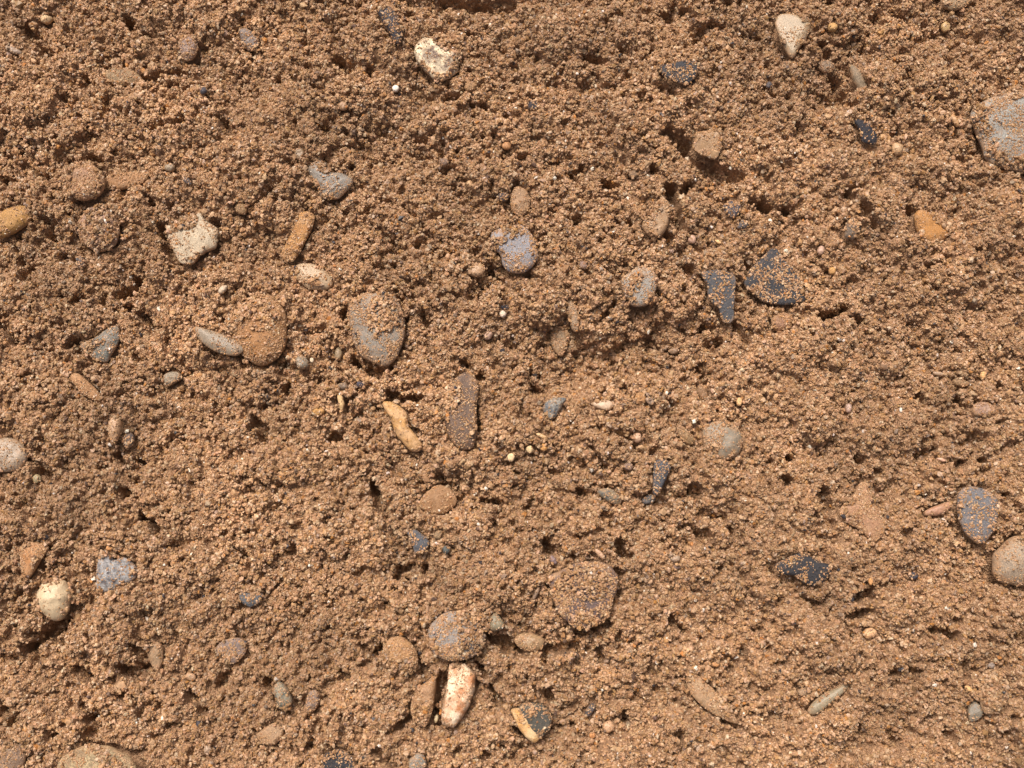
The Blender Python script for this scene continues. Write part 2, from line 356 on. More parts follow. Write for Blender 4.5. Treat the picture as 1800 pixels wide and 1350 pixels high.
S('stone', 'dark stone crusted with sand left of the small sandy bank at right', 'slate', (116, 100, 84), E(1497, 402, 13, 20, 10), H=10, lift=3, dust=.5, film=.4)
S('pebble', 'small round cream pebble below the black flint crescent', 'quartz', (196, 158, 116), E(1577, 262, 11, 11), H=11, lift=3, dust=.12)
S('stone', 'brown pink sandy stone right below the large blue black flint', 'matte', (150, 110, 82), E(1374, 566, 20, 16, -20), H=9, lift=3, dust=.4, film=.6)
S('stone', 'pale pinkish flat stone with a dark lower edge at far right', 'quartz', (176, 140, 116),
  [(1712,712),(1730,706),(1748,714),(1752,724),(1742,731),(1714,730)], H=9, p=3, lift=6, dust=.26, film=.5)
S('stone', 'olive tan curved stone sliver at left, below the dark green grey stone', 'ochre', (168, 118, 74),
  [(122,662),(136,656),(156,672),(172,688),(178,704),(164,704),(140,688)], H=10, p=2.6, lift=5, dust=.3, film=.4)
S('stone', 'grey stone tip on a sandy lump below the grey white elongated pebble', 'matte', (152, 138, 116),
  [(286,668),(294,656),(312,654),(322,664),(308,674),(292,680)], H=10, p=2.6, lift=6, dust=.22, film=.4)
S('stone', 'pale pinkish upright sliver beside a dark speckled chip at left', 'quartz', (202, 162, 122),
  [(190,742),(200,730),(211,736),(210,760),(200,780),(191,764)], H=11, p=2.8, lift=6, dust=.2, film=.4)
S('flint', 'dark speckled chip right of the pale pinkish upright sliver', 'slate', (94, 82, 74), E(227, 774, 11, 14, 0), H=7, lift=2, dust=.4)
S('stone', 'olive grey smooth stone face above the lower left hollows', 'matte', (154, 126, 94),
  [(258,1140),(270,1128),(284,1134),(286,1160),(276,1180),(264,1164)], H=9, lift=4, dust=.3, film=.6)
S('flint', 'dark blue slate splash below the long black crack, left of centre', 'slate', (92, 92, 94),
  [(716,936),(730,930),(744,940),(756,954),(748,970),(730,974),(724,956)], H=7, p=3, lift=3, dust=.36, film=.3)
S('stone_chip', 'small olive chip right of the dark blue slate splash', 'matte', (140, 114, 82), E(770, 940, 7, 9, 20), H=6, lift=3, dust=.1)
S('stone_chip', 'small teal grey chip below the small olive chip', 'slate', (96, 98, 92), E(785, 966, 7, 8), H=6, lift=2, dust=.15)
S('stone', 'smooth brown stone face at the back of the small hollow below the cream chips', 'ochre', (138, 94, 54),
  [(735,886),(750,864),(772,852),(795,862),(802,884),(780,902),(752,900)], H=9, p=2.6, lift=3, dust=.22, film=.5)
S('pebble', 'small grey pebble below the buried ochre stone', 'quartz', (140, 126, 106), E(531, 637, 13, 11, 30), H=10, lift=3, dust=.14)
S('pebble', 'tiny grey upright pebble right of the buried ochre stone', 'quartz', (150, 128, 98), E(595, 622, 7, 12), H=8, lift=2, dust=.16)
S('stone', 'small yellow ochre stone left of the bone shaped stone', 'ochre', (198, 146, 76), E(560, 723, 13, 9, -20), H=9, lift=5, dust=.16)
S('stone_chip', 'narrow cream chip standing beside a dark gap, left of the bone shaped stone', 'chalk', (206, 172, 124),
  [(591,694),(600,693),(605,708),(602,724),(597,722),(594,708)], H=8, lift=6, dust=.08)
S('stone_chip', 'dark blue chip above the bone shaped stone', 'slate', (74, 70, 78), E(635, 677, 8, 6, 20), H=6, lift=3, dust=.15)
S('stone_chip', 'grey chip left of the dark blue chip, above the bone shaped stone', 'matte', (136, 116, 96), E(603, 678, 9, 6), H=6, lift=2, dust=.2)
S('stone', 'small pale stone left below the blue grey stone with the sand band', 'quartz', (182, 146, 110), E(838, 474, 15, 11, -15), H=9, lift=4, dust=.24, film=.5)
S('stone_chip', 'pale pink chip in the sand right of the round grey stone with the heap', 'quartz', (190, 154, 130), E(858, 588, 7, 9, 30), H=7, lift=4, dust=.06)
S('stone_chip', 'white chip beside a black grain, right of the round grey stone with the heap', 'chalk', (226, 204, 180), E(884, 551, 6, 7), H=6, lift=4, dust=0)
S('stone_chip', 'black chip just above the white chip, centre', 'slate', (46, 44, 50), E(888, 541, 8, 5, 10), H=5, lift=3, dust=.1)
S('stone_chip', 'left of two bright cream yellow chips below centre', 'chalk', (248, 216, 168), E(898, 803, 7, 8, 20), H=7, lift=6, dust=0)
S('stone_chip', 'right of two bright cream yellow chips below centre', 'chalk', (232, 204, 156), E(931, 790, 7, 7), H=7, lift=6, dust=.05)
S('stone_chip', 'orange chip right of the two bright cream yellow chips', 'ochre', (208, 148, 76), E(956, 786, 7, 7), H=6, lift=5, dust=.05)
S('stone_chip', 'thin tan sliver below the mottled pale blue grey pebble', 'quartz', (204, 166, 118), E(952, 766, 11, 4, 22), H=5, lift=5, dust=.05)
S('stone_chip', 'pinkish beige chip between the shell like chip and the upright slate sliver', 'quartz', (204, 164, 130), E(1120, 770, 8, 9), H=8, lift=4, dust=.1)
S('stone_chip', 'orange brown stone bit right of the shell like chip', 'ochre', (176, 124, 72), E(1126, 700, 10, 12, -20), H=8, lift=4, dust=.2)
S('stone_chip', 'pale grey chip touching the orange brown stone bit', 'quartz', (170, 142, 116), E(1143, 704, 9, 6, 40), H=6, lift=4, dust=.2)
S('stone_chip', 'olive sliver right of the orange brown stone bit, above the round grey pebble', 'matte', (142, 108, 76), E(1235, 690, 8, 15, -25), H=7, lift=3, dust=.2)
S('stone_chip', 'cream upright chip above right of the round grey pebble with highlight', 'chalk', (222, 180, 128), E(1300, 706, 5, 8), H=6, lift=5, dust=0)
S('stone_chip', 'grey chip on the floor of the hollow right of the central hollow', 'quartz', (158, 128, 100), E(1184, 617, 9, 6), H=6, lift=3, dust=.15)
S('stone_chip', 'grey purple chip above the upright slate sliver', 'matte', (138, 112, 96), E(1105, 820, 9, 7), H=6, lift=3, dust=.25)
S('stone_chip', 'pinkish grey chip left of the sandy bitten grey stone', 'matte', (142, 114, 98), E(1025, 466, 9, 7, 30), H=6, lift=3, dust=.2)
S('stone_chip', 'pale pink chip below the beige stone with the black hole', 'quartz', (204, 164, 136), E(1217, 420, 7, 8), H=7, lift=5, dust=.05)
S('stone_chip', 'tiny cream sliver above the jagged grey blue flint', 'chalk', (226, 186, 134), E(1263, 425, 7, 3, 30), H=4, lift=5, dust=0)
S('stone_chip', 'pinkish translucent chip above the large blue black flint, to its right', 'quartz', (190, 154, 128), E(1443, 440, 7, 8, 30), H=7, lift=4, dust=.05)
S('stone_chip', 'yellow tan chip right of the large blue black flint', 'ochre', (206, 154, 86), E(1464, 475, 7, 7), H=6, lift=5, dust=0)
S('stone_chip', 'yellow cream chip right of the pale leaf shaped stone', 'ochre', (208, 160, 92), E(1466, 44, 9, 8), H=8, lift=5, dust=.05)
S('stone_chip', 'pale cream chip near the top edge left of the olive stone', 'quartz', (200, 166, 114), E(1660, 50, 8, 9), H=8, lift=4, dust=.1)
S('stone_chip', 'tan sliver left of the big smooth grey stone', 'quartz', (186, 144, 98), E(1678, 212, 5, 13, -30), H=5, lift=4, dust=.05)
S('stone_chip', 'small pale lilac chip in the sand at right, above the pinkish brown stone', 'quartz', (186, 156, 136), E(1492, 717, 6, 9), H=7, lift=4, dust=.04)
S('stone_chip', 'pale grey sliver at far right above the pinkish flat stone', 'quartz', (176, 146, 116), E(1651, 657, 12, 4, 10), H=5, lift=4, dust=.1)
S('stone_chip', 'olive sliver above the pinkish flat stone at far right', 'matte', (150, 118, 84), E(1690, 673, 15, 7, 10), H=6, lift=3, dust=.15)
S('stone_chip', 'cream upright chip at far right above the pinkish flat stone', 'chalk', (224, 178, 122), E(1727, 660, 5, 8, 10), H=6, lift=5, dust=0)
S('stone_chip', 'tiny pink splinter above the pink elongated stone', 'quartz', (216, 172, 142), E(1655, 808, 9, 3, 15), H=4, lift=5, dust=0)
S('stone_chip', 'black chip right of the black flint with a sandy end', 'slate', (62, 60, 66), E(1602, 1012, 9, 7, 20), H=6, lift=3, dust=.2)
S('stone_chip', 'orange chip right of the black flint, above a black hole', 'ochre', (216, 152, 86), E(1531, 1022, 4, 7), H=5, lift=5, dust=0)
S('stone_chip', 'round cream chip below the black holes, lower right', 'chalk', (216, 172, 128),
  [(1517,1116),(1522,1106),(1534,1103),(1543,1110),(1538,1121),(1524,1123)], H=9, lift=6, dust=.12)
S('stone_chip', 'pale orange chip in the lower right corner area', 'chalk', (222, 178, 122), E(1706, 1212, 8, 5, 30), H=6, lift=5, dust=0)
S('stone_chip', 'tiny blue grey chip right of the pale orange chip', 'matte', (144, 128, 114), E(1744, 1170, 6, 6), H=5, lift=3, dust=.1)
S('stone_chip', 'grey chip left of the grey green elongated stone', 'matte', (158, 130, 100), E(1412, 1218, 9, 8), H=6, lift=3, dust=.2)
S('stone_chip', 'orange round chip above the long buried slab', 'ochre', (204, 140, 80), E(1258, 1168, 7, 5), H=5, lift=5, dust=0)
S('stone_chip', 'cream round chip near the bottom edge, right of the dark green stone', 'quartz', (196, 156, 118), E(1070, 1278, 11, 11), H=9, lift=4, dust=.12)
S('stone_chip', 'bright orange chip left of the cream round chip near the bottom', 'ochre', (218, 146, 84), E(1041, 1293, 6, 6), H=5, lift=5, dust=0)
S('stone_chip', 'dark grey chip leaning above the cream round chip near the bottom', 'slate', (92, 84, 80), E(1037, 1247, 7, 14, 35), H=8, lift=4, dust=.2)
S('stone_chip', 'olive grey chip at the bottom edge, right of the dark green stone', 'matte', (152, 124, 94), E(1034, 1331, 10, 9), H=7, lift=3, dust=.2)
S('stone_chip', 'pale grey chip right of the large purple brown stone', 'quartz', (172, 146, 120), E(1187, 982, 10, 6, -5), H=6, lift=4, dust=.08)
S('stone_chip', 'purple grey chip just below the pale grey chip, right of the large purple brown stone', 'matte', (122, 98, 86), E(1189, 997, 8, 5), H=5, lift=3, dust=.1)
S('stone_chip', 'pale sliver lying on top of the large purple brown stone', 'quartz', (198, 158, 124), E(1055, 974, 12, 5, 48), H=6, lift=16, dust=.08)
S('stone_chip', 'lilac grey chip in a dark hole above the large purple brown stone', 'matte', (136, 114, 110), E(973, 985, 6, 10, -30), H=6, lift=4, dust=.06)
S('stone_chip', 'thin grey sliver left of the large purple brown stone', 'matte', (156, 128, 104), E(942, 1043, 4, 13, 28), H=4, lift=4, dust=.15)
S('stone_chip', 'small white pebble in the top left corner', 'chalk', (206, 176, 136), E(83, 35, 11, 8, -10), H=9, lift=4, dust=.06)
S('stone_chip', 'pale grey shard at the left edge below the small white pebble', 'quartz', (166, 142, 120), E(24, 88, 14, 6, 22), H=7, lift=4, dust=.12)
S('stone_chip', 'tiny white splinter right of the pale grey shard, top left', 'chalk', (212, 172, 132), E(59, 107, 6, 4, 30), H=4, lift=4, dust=0)
S('stone_chip', 'small bright white chip below left of the whitest stone', 'chalk', (244, 232, 214), E(695, 154, 6, 6, 30), H=6, lift=6, dust=0)
S('stone_chip', 'grey chip in the sand left below the small bright white chip', 'quartz', (174, 138, 104), E(602, 184, 9, 8), H=7, lift=3, dust=.15)
S('stone_chip', 'small grey pebble touching the top of the heart shaped pebble', 'quartz', (150, 126, 98), E(526, 270, 9, 10), H=8, lift=3, dust=.15)
S('stone_chip', 'grey chip in the hollow left of the olive grey stone, top centre', 'matte', (132, 108, 90), E(780, 284, 9, 7), H=6, lift=3, dust=.15)
S('stone_chip', 'whitish chip below the grey chip, top centre', 'chalk', (210, 170, 128), E(825, 322, 6, 7), H=6, lift=4, dust=0)
S('stone_chip', 'olive brown chip below the whitest stone, to its right', 'ochre', (146, 108, 70), E(827, 152, 11, 8, -20), H=8, lift=3, dust=.12)
S('stone_chip', 'orange brown triangular chip right of the top centre hollow', 'ochre', (182, 126, 78), E(890, 253, 8, 7, 10), H=6, lift=4, dust=.05)
S('stone_chip', 'black crusted chip left of the olive grey stone, top centre', 'slate', (74, 64, 62), E(885, 346, 11, 9), H=6, lift=2, dust=.35)
S('stone_chip', 'black crusted chip left of the blue black flint splash', 'slate', (66, 58, 58), E(938, 189, 11, 10, 20), H=6, lift=2, dust=.35)
S('stone_chip', 'olive grey stone bit in a dark pocket above the beige stone', 'matte', (136, 108, 80), E(1115, 303, 9, 7), H=6, lift=2, dust=.12)
S('stone_chip', 'small dark blue round chip left of the thin green grey stone', 'slate', (92, 84, 82), E(1351, 151, 6, 6), H=5, lift=3, dust=.1)
S('stone_chip', 'dark chip below the purple grey dusty stone, upper left', 'slate', (80, 76, 80), E(359, 162, 7, 7), H=6, lift=3, dust=.1)
S('stone_chip', 'pale grey chip above the grey white angular stone', 'quartz', (158, 138, 112), E(299, 295, 9, 8), H=7, lift=3, dust=.12)
S('stone_chip', 'dark bluish chip above right of the grey white angular stone', 'slate', (104, 94, 88), E(331, 320, 10, 5, 40), H=5, lift=2, dust=.25)
S('stone_chip', 'olive sloping chip right of the grey white angular stone', 'matte', (148, 116, 80), E(420, 362, 12, 10, 30), H=8, lift=3, dust=.2)
S('stone_chip', 'dark grey stone bit below the purple grey buried rim, left', 'slate', (116, 100, 90), E(143, 462, 8, 12), H=6, lift=2, dust=.3)
S('stone_chip', 'white grey chip on top of the big sandy mound at left', 'quartz', (198, 174, 144), E(391, 508, 10, 6, -40), H=6, lift=6, dust=.05)
S('stone_chip', 'green grey chip left of a dark pit, below the left edge pebble', 'quartz', (158, 140, 104), E(62, 841, 8, 8), H=6, lift=3, dust=.1)
S('stone_chip', 'pale chip below the flat grey purple pebble, lower left', 'quartz', (186, 148, 112), E(334, 1190, 10, 7, 20), H=6, lift=4, dust=.15)
S('stone_chip', 'orange tan chip above the mottled white grey and black stone', 'ochre', (196, 134, 74), E(194, 963, 7, 6), H=6, lift=4, dust=.05)
S('stone_chip', 'small pale chip at the left foot of the tall white stone', 'quartz', (196, 172, 128), E(767, 1264, 4, 8, 8), H=5, lift=5, dust=0)
S('stone_chip', 'cream chip resting on the sand heap of the round grey stone', 'chalk', (222, 182, 144), E(676, 589, 9, 7, 15), H=7, lift=26, dust=.05)
S('stone_chip', 'bright white chip below the large buried ochre stone', 'chalk', (232, 212, 180), E(547, 632, 4, 5), H=5, lift=5, dust=0)
S('stone_chip', 'orange bit in the sand just above left of the large blue black flint', 'ochre', (190, 128, 64), E(1338, 442, 8, 4, -35), H=5, lift=4, dust=.1)

# ------------------------------------------------------------------ lumps of sand
PATCH = {}
def dome(r, flat=1.0):
    if (r, flat) not in PATCH:
        n = int(r / RS) + 1
        a = np.arange(-n, n + 1) * RS
        d2 = a[:, None] ** 2 + a[None, :] ** 2
        PATCH[(r, flat)] = (n, np.where(d2 <= r * r, flat * np.sqrt(np.clip(r * r - d2, 0, None)), -1e4))
    return PATCH[(r, flat)]
def stamp(field, jj, ii, rr, base, keep, flat=1.0):
    for k in np.nonzero(keep)[0]:
        m, d = dome(int(rr[k]), flat)
        j, i = jj[k], ii[k]
        if j < m or i < m or j + m >= GH or i + m >= GW: continue
        v = field[j - m:j + m + 1, i - m:i + m + 1]
        np.maximum(v, d + base[k], out=v)
def scatter(r_lo, r_hi, cover):
    n = int((X1 - X0) * (Y1 - Y0) * cover / (((r_lo + r_hi) / 2) ** 2 * math.pi))
    cx = rng.uniform(X0 + 5, X1 - 5, n); cy = rng.uniform(Y0 + 5, Y1 - 5, n)
    rr = rng.integers(r_lo, r_hi + 1, n)
    jj, ii = cell(cx, cy)
    return n, cx, cy, rr, jj, ii
# lumps: crumbs stuck together into soft clods
LUMP = B - 5.0
for r_lo, r_hi, cover, fl in ((26, 44, .45, .7), (13, 24, .70, .6)):
    n, cx, cy, rr, jj, ii = scatter(r_lo, r_hi, cover)
    stamp(LUMP, jj, ii, rr, B[jj, ii] + rng.uniform(-.60, -.15, n) * rr * fl, np.ones(n, bool), fl)
LUMP = smooth(LUMP, 2.0)

# ------------------------------------------------------------------ stone shape functions
def outline_radius(pts, seed, angular, zup):
    """closed Catmull-Rom through the outline -> centre and radius by angle"""
    P = np.array(pts, float); n = len(P)
    gx, gy = to_ground(P[:, 0], P[:, 1])
    z0 = float(LUMP[cell(gx.mean(), gy.mean())])
    gx, gy = to_ground(P[:, 0], P[:, 1], z0 + zup); P = np.stack([gx, gy], 1)
    out = []
    for i in range(n):
        p0, p1, p2, p3 = P[i - 1], P[i], P[(i + 1) % n], P[(i + 2) % n]
        for t in np.linspace(0, 1, 8, endpoint=False):
            cr = 0.5 * ((2 * p1) + (-p0 + p2) * t + (2 * p0 - 5 * p1 + 4 * p2 - p3) * t * t + (-p0 + 3 * p1 - 3 * p2 + p3) * t ** 3)
            out.append(cr * (1 - angular) + (p1 + (p2 - p1) * t) * angular)
    Q = np.array(out)
    a = Q; b = np.roll(Q, -1, 0)
    cr = a[:, 0] * b[:, 1] - b[:, 0] * a[:, 1]
    A = cr.sum() / 2
    c = np.array([((a[:, 0] + b[:, 0]) * cr).sum(), ((a[:, 1] + b[:, 1]) * cr).sum()]) / (6 * A)
    th = np.arctan2(Q[:, 1] - c[1], Q[:, 0] - c[0]); r = np.hypot(Q[:, 0] - c[0], Q[:, 1] - c[1])
    K = 180; tab = np.zeros(K)
    o = np.argsort(th); th, r = th[o], r[o]
    ks = -math.pi + (np.arange(K) + .5) * 2 * math.pi / K
    tab = np.interp(ks, np.concatenate([th - 2 * math.pi, th, th + 2 * math.pi]), np.concatenate([r, r, r]))
    rr = np.random.default_rng(seed)
    jag = np.zeros(K)
    for f in (7, 11, 17, 23):
        jag += np.sin(f * ks + rr.uniform(0, 6.28)) * rr.uniform(.3, 1) / f
    return c, ks, tab * (1 + (0.11 + .08 * angular) * jag), abs(A)

Pmap = np.full((GH, GW), -1e3)
SID = np.full((GH, GW), -1, int)
COV = np.zeros((GH, GW), bool)
wob_a, wob_b = fnoise(9), fnoise(5)
COVNOISE = 0.13 * wob_a + 0.11 * wob_b
SLATE = {'slate'}
for si, s in enumerate(STONES):
    ang = .75 if s['mat'] == 'slate' else .8 if s['mat'] == 'chalk' else (.35 if s['facets'] else 0.0)
    c, ks, tab, area = outline_radius(s['pts'], si, ang, s['lift'] + .4 * s['H'])
    s['c'], s['ks'], s['tab'], s['area'] = c, ks, tab, area
    rr = np.random.default_rng(1000 + si)
    rm = math.sqrt(area / math.pi); s['rm'] = rm
    s['waves'] = [(rr.uniform(-1, 1) * 2.2 / rm, rr.uniform(-1, 1) * 2.2 / rm, rr.uniform(0, 6.28), rr.uniform(.4, 1)) for _ in range(4)]
    s['waves2'] = [(rr.uniform(-1, 1) * 7 / rm, rr.uniform(-1, 1) * 7 / rm, rr.uniform(0, 6.28), rr.uniform(.4, 1)) for _ in range(5)]
    s['waves3'] = [(rr.uniform(-1, 1) * 15 / rm, rr.uniform(-1, 1) * 15 / rm, rr.uniform(0, 6.28), rr.uniform(.4, 1)) for _ in range(6)]
    s['planes'] = []
    for k in range(s['facets']):
        a = rr.uniform(0, 6.28); sl = rr.uniform(.25, .6) * s['H'] / rm
        s['planes'].append((math.cos(a) * sl, math.sin(a) * sl, s['H'] * rr.uniform(.72, .95)))
    j, i = cell(*c)
    j0, j1, i0, i1 = max(j - 8, 0), j + 9, max(i - 8, 0), i + 9
    s['z'] = float(LUMP[j0:j1, i0:i1].mean()) + s['lift'] + (6.0 if s['mat'] == 'slate' else -.5 if s['name'] == 'stone_chip' else 1.0)

def stone_top(s, x, y):
    """height of the stone's upper face (pixel units) and normalised radius at ground points"""
    dx, dy = x - s['c'][0], y - s['c'][1]
    th = np.arctan2(dy, dx); r = np.hypot(dx, dy)
    R = np.interp(th, s['ks'], s['tab'], period=2 * math.pi)
    t = r / np.maximum(R, 1e-6)
    tt = np.clip(t, 0, 1)
    z = s['H'] * np.sqrt(np.clip(1 - tt ** s['p'], 0, 1))
    w = sum(a * np.sin(kx * dx + ky * dy + ph) for kx, ky, ph, a in s['waves'])
    w2 = sum(a * np.sin(kx * dx + ky * dy + ph) for kx, ky, ph, a in s['waves2'])
    w3 = sum(a * np.sin(kx * dx + ky * dy + ph) for kx, ky, ph, a in s['waves3'])
    z = z + (w * .06 + w2 * .040 + w3 * .02) * min(s['H'], 14 + .25 * s['H']) * (1 - tt ** 5)
    for a, b, cc in s['planes']:
        z = np.minimum(z, np.maximum(cc - (a * dx + b * dy) * 1.0, 0))
    z = z + s['tilt'][0] * dx
    z = z + s['tilt'][1] * (-dy)
    return z + s['z'], t

order = sorted(range(len(STONES)), key=lambda k: -STONES[k]['area'])
for si in order:
    s = STONES[si]
    R = s['tab'].max() + 4
    j0, i0 = cell(s['c'][0] - R, s['c'][1] - R); j1, i1 = cell(s['c'][0] + R, s['c'][1] + R)
    sl = (slice(j0, j1 + 1), slice(i0, i1 + 1))
    z, t = stone_top(s, GX[sl], GY[sl])
    ins = (t <= 1) & (z > Pmap[sl])
    Pmap[sl] = np.where(ins, z, Pmap[sl]); SID[sl] = np.where(ins, si, SID[sl])
    cv = np.zeros(z.shape, bool)
    for (x, y, rx, ry, a) in s['cover']:
        x, y = to_ground(x, y); a = math.radians(a); ca, sa = math.cos(a), math.sin(a)
        u = ((GX[sl] - x) * ca + (GY[sl] - y) * sa) / rx; v = (-(GX[sl] - x) * sa + (GY[sl] - y) * ca) / ry
        cv |= (1 - np.sqrt(u * u + v * v) + COVNOISE[sl]) > 0
    # ragged sandy rim: sand creeps over the edge here and there
    cv |= (t > (.88 if s['mat'] == 'slate' else .74)) & (t <= 1) & (wob_a[sl] * .7 + wob_b[sl] * .7 > 1.02 - 0.85 * s['film'])
    COV[sl] = np.where(ins, cv, COV[sl])
inside = SID >= 0
bare = inside & ~COV

# ------------------------------------------------------------------ crumbs of sand
dens = fnoise(40)
F = np.where(inside, np.where(COV, Pmap + 1.0, Pmap), LUMP - np.clip(9.5 + 3 * dens, 4, 14) + 1.5 * fnoise(5))
for r_lo, r_hi, cover, zlo, zhi in ((7, 12, .36, -.95, -.35), (4, 7, .95, -.95, .25), (2, 4, .5, -.9, 1.2)):
    n, cx, cy, rr, jj, ii = scatter(r_lo, r_hi, cover)
    ins = inside[jj, ii]
    keep = ~bare[jj, ii] & ~(ins & (rr > 8))
    for ddx, ddy in ((1, 0), (-1, 0), (0, 1), (0, -1)):      # keep crumbs off the bare faces of the stones
        kj, ki = cell(cx + ddx * rr * .75, cy + ddy * rr * .75)
        keep &= ~bare[kj, ki] | (rr <= 3)
    near = np.zeros(n, bool)
    for q in range(8):
        kj, ki = cell(cx + math.cos(q * .785) * (rr * 1.25 + 2), cy + math.sin(q * .785) * (rr * 1.25 + 2))
        near |= bare[kj, ki]
    base = np.where(ins, Pmap[jj, ii] - rr * .45, -.55 * rr * near + LUMP[jj, ii] + rng.uniform(zlo, zhi, n) * rr)
    stamp(F, jj, ii, rr, base, keep, 1.25)

# ragged gaps between the crumbs, more of them in the loose patches
loose = np.clip(.75 + .45 * fnoise(70), .15, 1.6)
gap = np.clip(.62 * fnoise(4.5) + .55 * fnoise(8) + .35 * fnoise(14) - .92, 0, 1.0)
F = np.where(inside, F, F - 22 * gap * loose)
